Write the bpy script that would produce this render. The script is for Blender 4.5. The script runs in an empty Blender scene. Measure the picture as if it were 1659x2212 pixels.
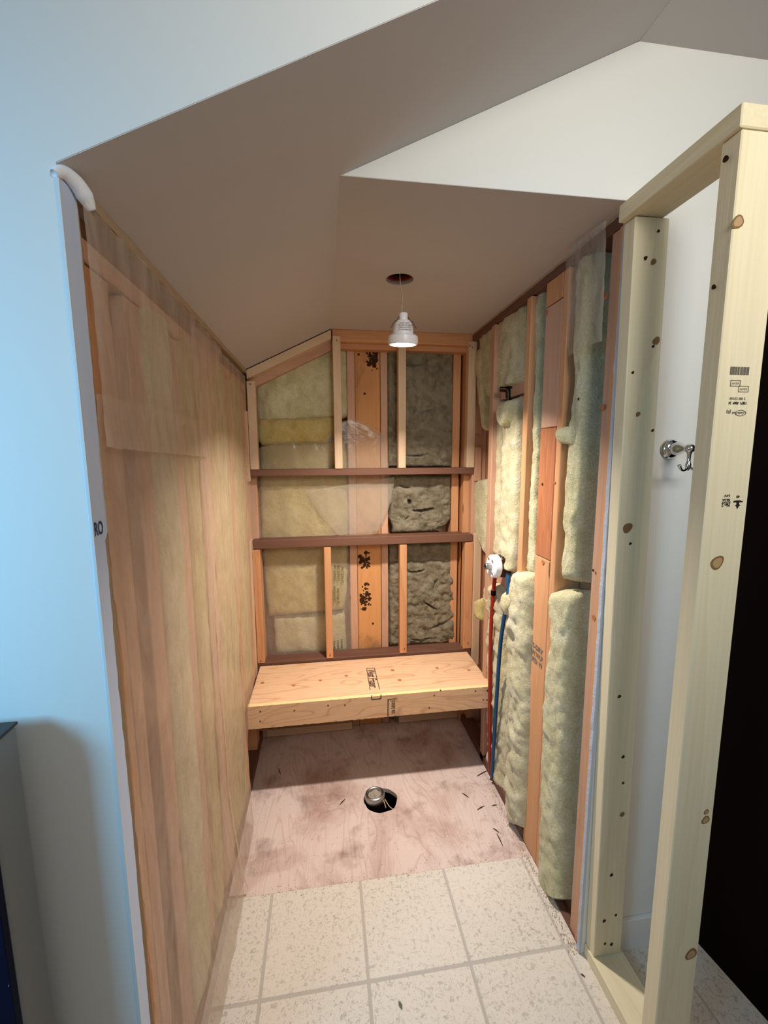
import bpy, bmesh, math, random
from mathutils import Vector, Matrix, noise
random.seed(7)
SC = bpy.context.scene
COL = SC.collection
# ---------------------------------------------------------------- camera
cd = bpy.data.cameras.new('camera'); cam = bpy.data.objects.new('camera', cd); COL.objects.link(cam)
M3 = Matrix(((0.990080,0.023388,-0.138547),(-0.140420,0.129958,-0.981526),(-0.004950,0.991244,0.131953)))
cam.matrix_world = Matrix.Translation((0, 0, 1.5)) @ M3.to_4x4()
cd.sensor_fit = 'HORIZONTAL'; cd.sensor_width = 36; cd.lens = 36 * 905 / 1659; cd.clip_start = .02
SC.camera = cam
# ---------------------------------------------------------------- light
def srgb(r, g, b, a=1):
    f = lambda c: (c / 255 / 12.92) if c / 255 <= .04045 else ((c / 255 + .055) / 1.055) ** 2.4
    return (f(r), f(g), f(b), a)
w = bpy.data.worlds.new('world'); SC.world = w; w.use_nodes = True
bg = w.node_tree.nodes['Background']; bg.inputs[0].default_value = (.92, .96, 1.0, 1); bg.inputs[1].default_value = .165
def area(name, loc, tgt, size, power, col, spread=180):
    l = bpy.data.lights.new(name, 'AREA'); l.shape = 'RECTANGLE'; l.size, l.size_y = size; l.energy = power; l.color = col
    l.spread = math.radians(spread)
    o = bpy.data.objects.new(name, l); COL.objects.link(o); o.location = loc
    o.rotation_euler = (Vector(tgt) - Vector(loc)).to_track_quat('-Z', 'Y').to_euler()
    return o
area('window_light_cool', (-1.5, -.35, 1.75), (-.78, .7, 1.36), (.5, .6), 7.5, (.20, .60, 1.0), 80)
area('window_light_neutral', (.62, -.55, 2.2), (.78, .95, 1.95), (.7, .5), 9.5, (1.0, .96, .90), 125)
SC.view_settings.view_transform = 'Standard'; SC.view_settings.look = 'None'
SC.view_settings.exposure = 0.0; SC.view_settings.gamma = 1; SC.view_settings.use_curve_mapping = False
# ---------------------------------------------------------------- helpers
def tag(o, label=None, cat=None, group=None, kind=None):
    if label: o['label'] = label
    if cat: o['category'] = cat
    if group: o['group'] = group
    if kind: o['kind'] = kind
    return o
def mesh_obj(name, verts, faces, mat=None, parent=None, smooth=False):
    me = bpy.data.meshes.new(name); me.from_pydata([tuple(v) for v in verts], [], faces); me.update()
    if mat: me.materials.append(mat)
    if smooth: me.shade_smooth()
    o = bpy.data.objects.new(name, me); COL.objects.link(o)
    if parent: o.parent = parent
    return o
def bm_obj(name, bm, mat=None, parent=None, smooth=False):
    me = bpy.data.meshes.new(name); bm.to_mesh(me); bm.free()
    if mat: me.materials.append(mat)
    if smooth: me.shade_smooth()
    o = bpy.data.objects.new(name, me); COL.objects.link(o)
    if parent: o.parent = parent
    return o
def empty(name, loc, label=None, cat=None, group=None, kind=None):
    o = bpy.data.objects.new(name, None); COL.objects.link(o); o.location = loc; o.empty_display_size = .05
    o['_loc'] = loc; del o['_loc']
    return tag(o, label, cat, group, kind)
def attach(ch, par):
    """parent a world-space child under an Empty without moving it"""
    ch.parent = par; ch.matrix_parent_inverse = Matrix.Translation(-Vector(par.location)); return ch
def box(name, x0, x1, y0, y1, z0, z1, mat, parent=None, bevel=.002, rough=0, rot=None):
    c = Vector(((x0 + x1) / 2, (y0 + y1) / 2, (z0 + z1) / 2)); s = Vector((abs(x1 - x0), abs(y1 - y0), abs(z1 - z0)))
    bm = bmesh.new(); bmesh.ops.create_cube(bm, size=1)
    for v in bm.verts: v.co = Vector((v.co.x * s.x, v.co.y * s.y, v.co.z * s.z))
    if bevel: bmesh.ops.bevel(bm, geom=bm.edges[:], offset=min(bevel, min(s) * .3), segments=1, affect='EDGES')
    o = bm_obj(name, bm, mat); o.location = c
    if rot: o.rotation_euler = rot
    if parent:
        if parent.type == 'EMPTY': attach(o, parent)
        else: o.parent = parent; o.matrix_parent_inverse = parent_inv(parent)
    return o
def parent_inv(p):
    m = Matrix.LocRotScale(p.location, p.rotation_euler, p.scale)
    if p.parent: m = parent_inv(p.parent).inverted() @ p.matrix_parent_inverse @ m
    return m.inverted()
def child(o, par):
    o.parent = par; o.matrix_parent_inverse = parent_inv(par); return o
def prism(name, pts, a, b, axis, mat, parent=None, holes=()):
    """polygon in two coordinates extruded along axis from a to b"""
    bm = bmesh.new()
    def P(p, d):
        return Vector((d, p[0], p[1])) if axis == 'x' else Vector((p[0], d, p[1])) if axis == 'y' else Vector((p[0], p[1], d))
    ed = []
    for loop in [pts] + list(holes):
        vs = [bm.verts.new(P(p, a)) for p in loop]
        ed += [bm.edges.new((vs[i], vs[(i + 1) % len(vs)])) for i in range(len(vs))]
    bmesh.ops.triangle_fill(bm, use_beauty=True, edges=ed)
    r = bmesh.ops.extrude_face_region(bm, geom=bm.faces[:])
    d = P((0, 0), b) - P((0, 0), a)
    for v in [g for g in r['geom'] if isinstance(g, bmesh.types.BMVert)]: v.co += d
    bmesh.ops.recalc_face_normals(bm, faces=bm.faces[:])
    o = bm_obj(name, bm, mat)
    if parent: child(o, parent)
    return o
def lathe(name, prof, mat, n=32, loc=(0, 0, 0), axis=(0, 0, 1), parent=None, smooth=True):
    vs, fs = [], []
    for r, z in prof:
        for i in range(n):
            t = 2 * math.pi * i / n; vs.append((r * math.cos(t), r * math.sin(t), z))
    for j in range(len(prof) - 1):
        for i in range(n):
            a = j * n + i; b = j * n + (i + 1) % n; fs.append((a, b, b + n, a + n))
    o = mesh_obj(name, vs, fs, mat, smooth=smooth)
    if smooth:
        m = o.modifiers.new('es', 'EDGE_SPLIT'); m.split_angle = math.radians(35)
    o.location = loc; o.rotation_euler = Vector(axis).to_track_quat('Z', 'Y').to_euler()
    if parent: child(o, parent)
    return o
def tube(name, pts, r, mat, parent=None, n=10, rads=None, sub=6):
    P = [Vector(p) for p in pts]; path = []; rr = []
    for i in range(len(P) - 1):
        p0 = P[max(i - 1, 0)]; p1 = P[i]; p2 = P[i + 1]; p3 = P[min(i + 2, len(P) - 1)]
        for k in range(sub):
            t = k / sub
            path.append(.5 * ((2 * p1) + (-p0 + p2) * t + (2 * p0 - 5 * p1 + 4 * p2 - p3) * t * t + (-p0 + 3 * p1 - 3 * p2 + p3) * t ** 3))
            rr.append((rads[i] * (1 - t) + rads[i + 1] * t) if rads else r)
    path.append(P[-1]); rr.append(rads[-1] if rads else r)
    vs, fs = [], []
    up = Vector((.123, .31, .9)).normalized()
    for i, p in enumerate(path):
        d = (path[min(i + 1, len(path) - 1)] - path[max(i - 1, 0)]).normalized()
        a = d.cross(up).normalized(); b = d.cross(a)
        for k in range(n):
            t = 2 * math.pi * k / n; vs.append(p + (a * math.cos(t) + b * math.sin(t)) * rr[i])
    for i in range(len(path) - 1):
        for k in range(n): fs.append((i * n + k, i * n + (k + 1) % n, (i + 1) * n + (k + 1) % n, (i + 1) * n + k))
    fs.append(tuple(range(n))); fs.append(tuple(range(len(vs) - n, len(vs))))
    o = mesh_obj(name, vs, fs, mat, smooth=True)
    if parent: child(o, parent)
    return o
def N3(x, y, z): return noise.noise(Vector((x, y, z)))
def fbm(x, y, z, o=4): return noise.fractal(Vector((x, y, z)), 1.0, 2.0, o)
# ---------------------------------------------------------------- materials
class NT:
    def __init__(s, name):
        s.m = bpy.data.materials.new(name); s.m.use_nodes = True; s.t = s.m.node_tree; s.b = s.t.nodes['Principled BSDF']
    def n(s, t, **k):
        nd = s.t.nodes.new(t)
        for a, v in k.items(): setattr(nd, a, v)
        return nd
    def l(s, a, b): s.t.links.new(a, b)
    def coord(s, scale, rnd=True):
        tc = s.n('ShaderNodeTexCoord'); mp = s.n('ShaderNodeMapping'); mp.inputs['Scale'].default_value = scale
        if rnd:
            oi = s.n('ShaderNodeObjectInfo'); ad = s.n('ShaderNodeVectorMath', operation='ADD')
            ml = s.n('ShaderNodeMath', operation='MULTIPLY'); ml.inputs[1].default_value = 37.
            s.l(oi.outputs['Random'], ml.inputs[0]); s.l(tc.outputs['Object'], ad.inputs[0]); s.l(ml.outputs[0], ad.inputs[1])
            s.l(ad.outputs[0], mp.inputs[0])
        else: s.l(tc.outputs['Object'], mp.inputs[0])
        return mp.outputs[0]
    def noise(s, v, scale=1., detail=4., rough=.5, dist=0.):
        nd = s.n('ShaderNodeTexNoise'); nd.inputs['Scale'].default_value = scale; nd.inputs['Detail'].default_value = detail
        nd.inputs['Roughness'].default_value = rough; nd.inputs['Distortion'].default_value = dist; s.l(v, nd.inputs['Vector']); return nd.outputs['Fac']
    def ramp(s, f, st):
        r = s.n('ShaderNodeValToRGB'); e = r.color_ramp.elements
        while len(e) < len(st): e.new(.5)
        for i, (p, c) in enumerate(st): e[i].position = p; e[i].color = c
        s.l(f, r.inputs[0]); return r.outputs[0]
    def math(s, op, a, b=None):
        m = s.n('ShaderNodeMath', operation=op)
        for i, v in enumerate((a, b)):
            if v is None: continue
            if isinstance(v, (int, float)): m.inputs[i].default_value = v
            else: s.l(v, m.inputs[i])
        return m.outputs[0]
    def mix(s, f, a, b, mode='MIX'):
        m = s.n('ShaderNodeMix', data_type='RGBA', blend_type=mode)
        for sock, v in ((m.inputs[0], f), (m.inputs[6], a), (m.inputs[7], b)):
            if isinstance(v, (int, float)): sock.default_value = v
            elif isinstance(v, tuple): sock.default_value = v
            else: s.l(v, sock)
        return m.outputs[2]
    def bump(s, h, st, dist=.01):
        b = s.n('ShaderNodeBump'); b.inputs['Strength'].default_value = st; b.inputs['Distance'].default_value = dist
        s.l(h, b.inputs['Height']); s.l(b.outputs[0], s.b.inputs['Normal'])
    def base(s, c, rough=.6, spec=.3):
        if isinstance(c, tuple): s.b.inputs['Base Color'].default_value = c
        else: s.l(c, s.b.inputs['Base Color'])
        s.b.inputs['Roughness'].default_value = rough; s.b.inputs['Specular IOR Level'].default_value = spec
B = (0, 0, 0, 1); W = (1, 1, 1, 1)
def wood(name, c, d, ax='z', rings=9., knots=True, stain=None, ringamt=.55):
    t = NT(name); st = {'x': (1.1, 13, 13), 'y': (13, 1.1, 13), 'z': (13, 13, 1.1)}[ax]
    v = t.coord(st); a = t.noise(v, .55, 3, .5, .25)
    rg = t.math('FRACT', t.math('MULTIPLY', a, rings)); rg = t.ramp(rg, [(0, B), (.75, (.55,) * 3 + (1,)), (.93, W), (1, B)])
    fine = t.noise(t.coord(tuple(q * (9 if q > 5 else 2.2) for q in st)), 1., 5, .65)
    big = t.noise(t.coord(tuple(q * .25 for q in st)), 1., 2)
    col = t.mix(t.math('MULTIPLY', rg, ringamt), c, d)
    col = t.mix(t.ramp(fine, [(.35, B), (.75, (.45,) * 3 + (1,))]), col, tuple(q * .62 for q in c[:3]) + (1,))
    col = t.mix(t.ramp(big, [(.35, B), (.7, (.6,) * 3 + (1,))]), col, tuple(min(1, q * 1.18) for q in c[:3]) + (1,))
    if knots:
        kv = t.coord({'x': (2.2, 8, 8), 'y': (8, 2.2, 8), 'z': (8, 8, 2.2)}[ax]); vo = t.n('ShaderNodeTexVoronoi'); vo.inputs['Scale'].default_value = 1.1
        t.l(kv, vo.inputs['Vector']); kn = t.ramp(vo.outputs['Distance'], [(0, W), (.07, W), (.105, B)])
        col = t.mix(t.math('MULTIPLY', kn, .75), col, srgb(92, 58, 32))
    if stain:
        sv = t.noise(t.coord((5, 5, 3)), 1., 5, .6); col = t.mix(t.ramp(sv, [(.55, B), (.72, (.8,) * 3 + (1,))]), col, stain)
    t.base(col, .62, .25); t.bump(fine, .25, .002); return t.m
def woods(name, c, d, **k): return {a: wood(name + '_' + a, c, d, a, **k) for a in 'xyz'}
PALE = woods('pale_pine', srgb(214, 186, 154), srgb(190, 152, 116))
ORG = woods('orange_fir', srgb(206, 152, 108), srgb(178, 114, 70))
PINK = woods('pinkish_fir', srgb(198, 156, 128), srgb(176, 126, 98))
RED = woods('reddish_fir', srgb(182, 118, 80), srgb(140, 76, 46), rings=16.)
DRK = woods('dark_stained_fir', srgb(112, 78, 62), srgb(84, 54, 42), knots=False)
NEW = woods('new_spruce', srgb(226, 214, 180), srgb(202, 180, 136), rings=6., knots=False, ringamt=.4)
MOLD = woods('mouldy_fir', srgb(200, 144, 90), srgb(166, 106, 60), stain=srgb(60, 42, 30))
def plain(name, c, rough=.6, spec=.3, metal=0, bump=None):
    t = NT(name); t.base(c, rough, spec); t.b.inputs['Metallic'].default_value = metal
    if bump: t.bump(t.noise(t.coord((1, 1, 1), False), bump[0], 5, .6), bump[1], .003)
    return t.m
def paint(name, c, amt=.05):
    t = NT(name); v = t.coord((1, 1, 1), False); f = t.noise(v, 1.3, 3)
    t.base(t.mix(t.math('MULTIPLY', f, amt), c, tuple(q * .8 for q in c[:3]) + (1,)), .75, .2)
    t.bump(t.noise(v, 240., 3, .5), .12, .001); return t.m
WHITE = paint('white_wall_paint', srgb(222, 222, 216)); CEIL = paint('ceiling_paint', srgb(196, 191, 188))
def fibre(name, c1, c2, c3, sc=14., bs=1.):
    t = NT(name); v = t.coord((1, 1, 1)); a = t.noise(v, sc, 6, .62, .4); b = t.noise(v, sc * 9, 5, .7, 1.)
    col = t.ramp(a, [(.3, c1), (.5, c2), (.72, c3)]); col = t.mix(t.ramp(b, [(.35, B), (.7, (.4,) * 3 + (1,))]), col, tuple(q * .7 for q in c1[:3]) + (1,))
    t.base(col, .95, .05); t.bump(t.math('ADD', a, t.math('MULTIPLY', b, .5)), bs, .012)
    t.b.inputs['Sheen Weight'].default_value = .25; t.b.inputs['Sheen Roughness'].default_value = .6
    return t.m
YEL = fibre('yellow_glass_wool', srgb(202, 188, 138), srgb(224, 212, 168), srgb(238, 230, 200))
YELD = fibre('deep_yellow_glass_wool', srgb(190, 166, 92), srgb(212, 190, 118), srgb(224, 208, 150))
YELG = fibre('greenish_glass_wool', srgb(200, 190, 138), srgb(220, 211, 164), srgb(234, 227, 192))
ROCK = fibre('grey_mineral_wool', srgb(104, 94, 70), srgb(146, 134, 106), srgb(168, 156, 130), 22., 1.)
def film(name, c, fac, rough=.22, wr=9.):
    t = NT(name); v = t.coord((1, 1, 1)); t.base(c, rough, .55)
    a = t.noise(v, wr, 6, .6, 1.2); b = t.n('ShaderNodeTexNoise'); b.inputs['Scale'].default_value = 5.; b.inputs['Detail'].default_value = 4; b.inputs['Distortion'].default_value = 2.5
    st = t.coord((1, 2.4, .6)); t.l(st, b.inputs['Vector'])
    t.bump(t.math('ADD', a, b.outputs['Fac']), .16, .02)
    tr = t.n('ShaderNodeBsdfTransparent'); tl = t.n('ShaderNodeBsdfTranslucent'); tl.inputs[0].default_value = c
    m0 = t.n('ShaderNodeMixShader'); m0.inputs[0].default_value = .35; t.l(t.b.outputs[0], m0.inputs[1]); t.l(tl.outputs[0], m0.inputs[2])
    m1 = t.n('ShaderNodeMixShader'); f = t.ramp(b.outputs['Fac'], [(.3, (fac * .8,) * 3 + (1,)), (.75, (min(1, fac * 1.25),) * 3 + (1,))])
    t.l(f, m1.inputs[0]); t.l(tr.outputs[0], m1.inputs[1]); t.l(m0.outputs[0], m1.inputs[2])
    t.l(m1.outputs[0], t.n('ShaderNodeOutputMaterial').inputs[0]); t.t.nodes['Material Output'].mute = False
    for nd in t.t.nodes:
        if nd.type == 'OUTPUT_MATERIAL': nd.is_active_output = nd.name != 'Material Output'
    return t.m
FILM = film('milky_poly_film', srgb(238, 218, 196), .46)
FILM2 = film('clear_poly_film', srgb(214, 204, 186), .36, .12)
FILM3 = film('double_poly_film', srgb(206, 186, 150), .40)
FILM4 = film('folded_poly_film', srgb(226, 206, 178), .85)
def tile_mat():
    t = NT('speckled_tile'); v = t.coord((1, 1, 1)); a = t.noise(v, 95., 4, .65, .8); b = t.noise(v, 210., 3, .6, .5); c = t.noise(v, 3., 3)
    col = t.mix(t.ramp(a, [(.54, B), (.63, (.8,) * 3 + (1,))]), srgb(214, 206, 194), srgb(168, 162, 148))
    col = t.mix(t.ramp(b, [(.60, B), (.68, (.6,) * 3 + (1,))]), col, srgb(150, 142, 124))
    col = t.mix(t.ramp(c, [(.4, B), (.7, (.35,) * 3 + (1,))]), col, srgb(226, 216, 202))
    t.base(col, .5, .3); t.bump(a, .06, .002); return t.m
TILE = tile_mat()
GROUT = plain('grey_grout', srgb(184, 177, 168), .9, .1, bump=(120., .3))
def ply(name, c, d, ax, dust=None, warm=None, sc=1.):
    t = NT(name); s = (1.2, 7, 7) if ax == 'x' else (7, 1.2, 7); s = tuple(q * sc for q in s)
    v = t.coord(s, False); a = t.noise(v, .8, 2, .45, .9); f = t.math('FRACT', t.math('MULTIPLY', a, 13.))
    rg = t.ramp(f, [(0, B), (.72, B), (.86, W), (1, B)]); fine = t.noise(t.coord(tuple(q * 12 for q in s), False), 1., 4, .6)
    col = t.mix(t.math('MULTIPLY', rg, .55), c, d); col = t.mix(t.ramp(fine, [(.4, B), (.7, (.4,) * 3 + (1,))]), col, tuple(q * .75 for q in c[:3]) + (1,))
    if dust:
        u = t.coord((1, 1, 1), False); g = t.noise(u, 3.2, 5, .62, .5); col = t.mix(t.ramp(g, [(.30, (.35,)*3 + (1,)), (.52, (.9,) * 3 + (1,))]), col, dust)
        h = t.noise(u, 130., 3, .7); col = t.mix(t.ramp(h, [(.62, B), (.7, (.55,) * 3 + (1,))]), col, srgb(238, 224, 210))
        k = t.noise(u, 5.5, 4, .6); col = t.mix(t.ramp(k, [(.55, B), (.72, (.6,) * 3 + (1,))]), col, d); col = t.mix(t.math('MULTIPLY', rg, .24), col, srgb(150, 96, 78))
    t.base(col, .7, .2); t.bump(fine, .2, .002); return t.m
PLYB = ply('bench_plywood', srgb(222, 182, 144), srgb(182, 124, 86), 'x'); PLYF = ply('subfloor_plywood', srgb(150, 100, 80), srgb(96, 54, 42), 'y', dust=srgb(220, 202, 193), sc=1.5)
PLYE = plain('cut_plywood_edge', srgb(236, 204, 148), .8, .1, bump=(150., .6))
GYP = plain('broken_gypsum', srgb(186, 190, 198), .95, .05, bump=(90., .8)); PAPER = plain('torn_drywall_paper', srgb(176, 150, 122), .95, .05, bump=(60., .6))
BEAD = plain('corner_bead', srgb(210, 218, 220), .5, .4)
INK = plain('black_ink', srgb(44, 36, 34), .8, .1); INKG = plain('faded_grey_ink', srgb(120, 114, 104), .9, .05); INKB = plain('blue_grey_ink', srgb(66, 78, 104), .9, .05); INKO = plain('olive_print_ink', srgb(92, 84, 48), .9, .05)
CHROME = plain('chrome', (.72, .72, .74, 1), .08, .5, 1); STEEL = plain('dull_steel', (.42, .42, .43, 1), .35, .5, 1)
BLACK = plain('black_void', srgb(14, 11, 10), .9, .05); WPLAST = plain('white_plastic', srgb(236, 236, 240), .35, .5)
RUST = plain('rusty_nail', srgb(66, 42, 30), .6, .3); KNOTR = plain('knot_ring', srgb(132, 100, 66), .7, .2); KNOT = plain('knot_wood', srgb(178, 146, 104), .6, .3); KNOTD = plain('dark_knot_bark', srgb(58, 38, 24), .8, .1); KNOTP = plain('plywood_knot', srgb(176, 112, 68), .6, .3)
SHEATH = {a: wood('sheathing_' + a, srgb(178, 128, 96), srgb(140, 92, 62), a) for a in 'xyz'}
DEBRIS = plain('wood_crumbs', srgb(196, 172, 140), .9, .1)
# ---------------------------------------------------------------- setting: walls, ceilings
ZC = 2.098
def zs(x): return ZC + .488 * (x - .048)
XL, XR, YB = -.355, .74, 2.09
wf = prism('wall_front', [(-2.6, 0), (XL, 0), (XL, zs(XL) + .0015), (XL + .04, zs(XL + .04) + .0015), (.73, 2.432), (2.2, 2.43), (2.2, 3.6), (-2.6, 3.6)], .69, .703, 'y', WHITE)
tag(wf, kind='structure')
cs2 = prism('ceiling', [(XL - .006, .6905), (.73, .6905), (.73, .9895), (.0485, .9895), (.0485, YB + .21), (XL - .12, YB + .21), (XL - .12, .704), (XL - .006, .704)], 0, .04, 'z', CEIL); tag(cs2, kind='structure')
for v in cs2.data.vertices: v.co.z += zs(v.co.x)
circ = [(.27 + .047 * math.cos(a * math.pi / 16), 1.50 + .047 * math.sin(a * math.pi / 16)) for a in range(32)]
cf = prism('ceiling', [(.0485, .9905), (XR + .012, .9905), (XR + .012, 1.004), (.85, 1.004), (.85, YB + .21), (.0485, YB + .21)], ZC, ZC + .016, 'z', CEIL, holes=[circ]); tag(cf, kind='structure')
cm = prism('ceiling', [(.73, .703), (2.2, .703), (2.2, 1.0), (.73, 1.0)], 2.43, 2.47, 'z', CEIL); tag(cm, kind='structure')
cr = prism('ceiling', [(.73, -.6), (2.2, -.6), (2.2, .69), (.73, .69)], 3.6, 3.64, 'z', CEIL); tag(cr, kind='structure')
ws = prism('wall_right', [(.737, 0), (2.2, 0), (2.2, 2.43), (.73, 2.43), (.052, ZC + .001), (.737, ZC + .001)], .99, 1.003, 'y', WHITE); tag(ws, kind='structure')
# raw gypsum end of that wall, seen edge-on
ge = []
for i in range(60):
    z0 = i * ZC / 60; z1 = (i + 1) * ZC / 60
ev, ef = [], []
for i in range(90):
    z = .004 + (ZC - .01) * i / 89; j = .0022 * N3(z * 23, 1, 4) + .0015 * N3(z * 90, 4, 2)
    ev += [(.7365, .9895, z), (.729 + j, .9895 + .001, z), (.729 + j * 1.2, 1.003, z), (.7365, 1.003, z)]
for i in range(89):
    for k in range(3): a = i * 4 + k; ef.append((a, a + 1, a + 5, a + 4))
child(mesh_obj('drywall_edge', ev, ef, GYP), ws)
# front wall: return strip, bead, torn edge
rv, rf = [], []
NZ = 150
for i in range(NZ):
    z = (zs(XL) - .015) * i / (NZ - 1)
    wd = .040 + .004 * N3(z * 4, 0, 0) + .003 * N3(z * 40, 2, 0) + (.012 if z > 1.37 else 0)
    rv += [(XL + .001, .689, z), (XL + .0015, .689 + wd * .82, z), (XL - .004, .689 + wd, z), (XL - .013, .689 + wd + .002, z), (XL - .013, .70, z)]
for i in range(NZ - 1):
    for k in range(4): a = i * 5 + k; rf.append((a, a + 1, a + 6, a + 5))
rs = mesh_obj('drywall_return', rv, rf, paint('pale_blue_grey_return', srgb(206, 218, 240))); rs.data.materials.append(GYP)  # return strip in one even pale blue-grey
for p in rs.data.polygons:
    if p.index % 4: p.material_index = 1
child(rs, wf)
bv, bf = [], []
for i in range(NZ):
    z = (zs(XL) - .012) * i / (NZ - 1); j = .0012 * N3(z * 9, 7, 3) + .0008 * N3(z * 60, 1, 3)
    bv += [(XL - .0045 + j, .6895, z), (XL - .0015 + j, .6875, z), (XL + .0025, .688, z), (XL + .0025, .6915, z)]
for i in range(NZ - 1):
    for k in range(3): a = i * 4 + k; bf.append((a, a + 1, a + 5, a + 4))
child(mesh_obj('corner_bead', bv, bf, BEAD), wf)
pv, pf = [], []
for i in range(NZ):
    z = (zs(XL) - .02) * i / (NZ - 1); j = .003 * N3(z * 30, 5, 1) + .003 * N3(z * 8, 5, 9)
    pv += [(XL - .006, .728, z), (XL - .001, .738 + j, z), (XL - .004, .746 + j * 1.4, z)]
for i in range(NZ - 1):
    for k in range(2): a = i * 3 + k; pf.append((a, a + 1, a + 4, a + 3))
child(mesh_obj('torn_paper', pv, pf, PAPER), wf)
# ragged drywall strips under the ceiling along both side walls
def ragged_strip(name, x, ztop, y0, y1, drop, out, mat, par, seed):
    v, f = [], []; n = 130
    for i in range(n):
        y = y0 + (y1 - y0) * i / (n - 1); a = .0022 * N3(y * 30, seed, 0) + .002 * N3(y * 90, seed, 3); b = .003 * N3(y * 16, 9, seed)
        v += [(x, y, ztop), (x + out * (1 + b * 60), y, ztop - .001), (x + out * (1 + b * 50), y, ztop - drop + a), (x - out, y, ztop - drop + a + .002)]
    for i in range(n - 1):
        for k in range(3): q = i * 4 + k; f.append((q, q + 1, q + 5, q + 4))
    return child(mesh_obj(name, v, f, mat), par)
ragged_strip('drywall_edge', XL - .004, zs(XL) + .003, .735, YB, .018, .010, PAPER, cs2, 1)
ragged_strip('drywall_edge', XR + .006, ZC + .004, 1.0, YB, .013, -.005, PAPER, cf, 5)
bb = box('baseboard_right', .80, 2.2, .978, .99, .0, .105, WHITE); tag(bb, kind='structure')
# ---------------------------------------------------------------- floor
fl = prism('floor', [(-2.6, -.6), (2.2, -.6), (2.2, 1.0), (.742, 1.0), (.742, 1.309), (-.46, 1.309), (-.46, .72), (-2.6, .72)], -.03, -.0015, 'z', GROUT); tag(fl, kind='structure')
gx = [-2.05 + .305 * i - .002 for i in range(15)]
xs = [.0915 + .305 * i for i in range(-8, 8)]; ys = [1.015 + .297 * i for i in range(-6, 2)]
g = .004
for ix in range(len(xs) - 1):
    for iy in range(len(ys) - 1):
        x0, x1, y0, y1 = xs[ix] + g, xs[ix + 1] - g, ys[iy] + g, ys[iy + 1] - g
        if y1 > .72 and x0 < -.34: x0 = max(x0, -.345)
        if y0 > 1.01: x1 = min(x1, .742)
        if x1 - x0 < .02 or x1 < -1.3: continue
        if y0 > 1.01 and x0 > .73: continue
        o = box('tile', x0, x1, y0, y1, -.008, 0 + random.uniform(-.0004, .0004), TILE, fl, bevel=.0015)
hole = [(.212 + (.074 + .003 * math.sin(5 * a)) * math.cos(a), 1.652 + (.067 + .002 * math.cos(7 * a)) * math.sin(a)) for a in [k * math.pi / 20 for k in range(40)]]
pf_ = prism('plywood_panel', [(.742, 1.311), (.742, 2.29), (-.46, 2.29), (-.46, 1.311)], -.022, -.004, 'z', PLYF, fl, holes=[hole]); pf_['label'] = 'dusty reddish plywood subfloor panel'
vd = lathe('floor_void', [(.085, -.024), (.085, -.16), (.001, -.16)], BLACK, loc=(.212, 1.652, 0), parent=fl)
dk = prism('exposed_sheathing', [(.742, 1.0), (.86, 1.0), (.86, 2.29), (.742, 2.29)], -.03, -.01, 'z', SHEATH['y'], fl)
# crumbs: nobody could count them
cv_, cf_ = [], []
for i in range(1500):
    if i >= 1000: x = .728 - abs(random.gauss(0, .012)); y = random.uniform(.99, 1.75)
    elif i < 520: x = random.uniform(-.33, .72); y = random.uniform(1.32, 2.05)
    elif i < 800: x = .735 - abs(random.gauss(0, .03)); y = random.uniform(.98, 2.05)
    else: x = random.uniform(-.3, .70); y = 1.31 + random.gauss(0, .012)
    if (x - .212) ** 2 + (y - 1.652) ** 2 < .0075: continue
    z = -.0035 if y > 1.311 else .0008; s = random.uniform(.0006, .0024); k = len(cv_)
    cv_ += [(x - s, y - s, z), (x + s, y - s * .6, z), (x, y + s, z), (x + s * .2, y, z + s * 1.2)]; cf_ += [(k, k + 1, k + 3), (k + 1, k + 2, k + 3), (k + 2, k, k + 3)]
o = mesh_obj('sawdust_crumbs', cv_, cf_, DEBRIS); tag(o, 'pale sawdust and plaster crumbs scattered over the shower floor', 'debris', kind='stuff')
# ---------------------------------------------------------------- left stud wall
wl = box('wall_left', XL - .115, XL - .103, .703, 2.3, 0, 1.86, SHEATH['z']); tag(wl, kind='structure')
def stud_l(y0, y1, m, rec=0., z0=.04, z1=1.80): return box('stud', XL - .10, XL - .008 - rec, y0, y1, z0, z1, m['z'], wl)
stud_l(.742, .783, ORG); stud_l(.785, .832, PINK); stud_l(.834, .884, DRK, .022); stud_l(.886, .955, PINK); stud_l(1.11, 1.20, PINK, .01)  # the recessed dark piece fills a gap, its shade put into the colour
stud_l(1.31, 1.42, PINK); stud_l(1.72, 1.765, ORG); stud_l(2.0, 2.085, ORG, .004)
box('sole_plate', XL - .10, XL - .006, .742, 2.2, -.004, .038, DRK['y'], wl); box('top_plate', XL - .10, XL - .006, .742, 2.2, 1.803, 1.838, PINK['y'], wl)
box('leak_block', XL - .1, XL - .012, .742, YB + .1, 1.842, 1.872, DRK['y'], wl)  # added block: closes the gap below the slope against stray light
# ---------------------------------------------------------------- back stud wall
wb = prism('wall_back', [(-.46, 0), (.85, 0), (.85, 2.14), (.05, 2.14), (-.46, 1.86)], 2.285, 2.295, 'y', SHEATH['z']); tag(wb, kind='structure')
def st(x0, x1, z0, z1, m, y0=2.18, y1=2.28, lab=None, name='stud', par=wb, **k):
    o = box(name, x0, x1, y0, y1, z0, z1, m, par, **k)
    if lab: o['label'] = lab
    return o
st(.123, .162, .0, 2.03, PINK['z']); st(.293, .329, 0, 2.03, PINK['z'])
bd = st(.164, .291, 0, 2.04, MOLD['z'], 2.186, 2.27, 'wide orange board with black mould stains', 'board')
st(.676, .716, 0, 2.04, ORG['z']); st(.728, .772, 0, 2.05, ORG['z'], 2.14, 2.27); st(.716, .728, 0, 2.04, DRK['z'], 2.22, 2.28)  # last piece: dark strip painting the shade of the gap between two studs
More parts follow.
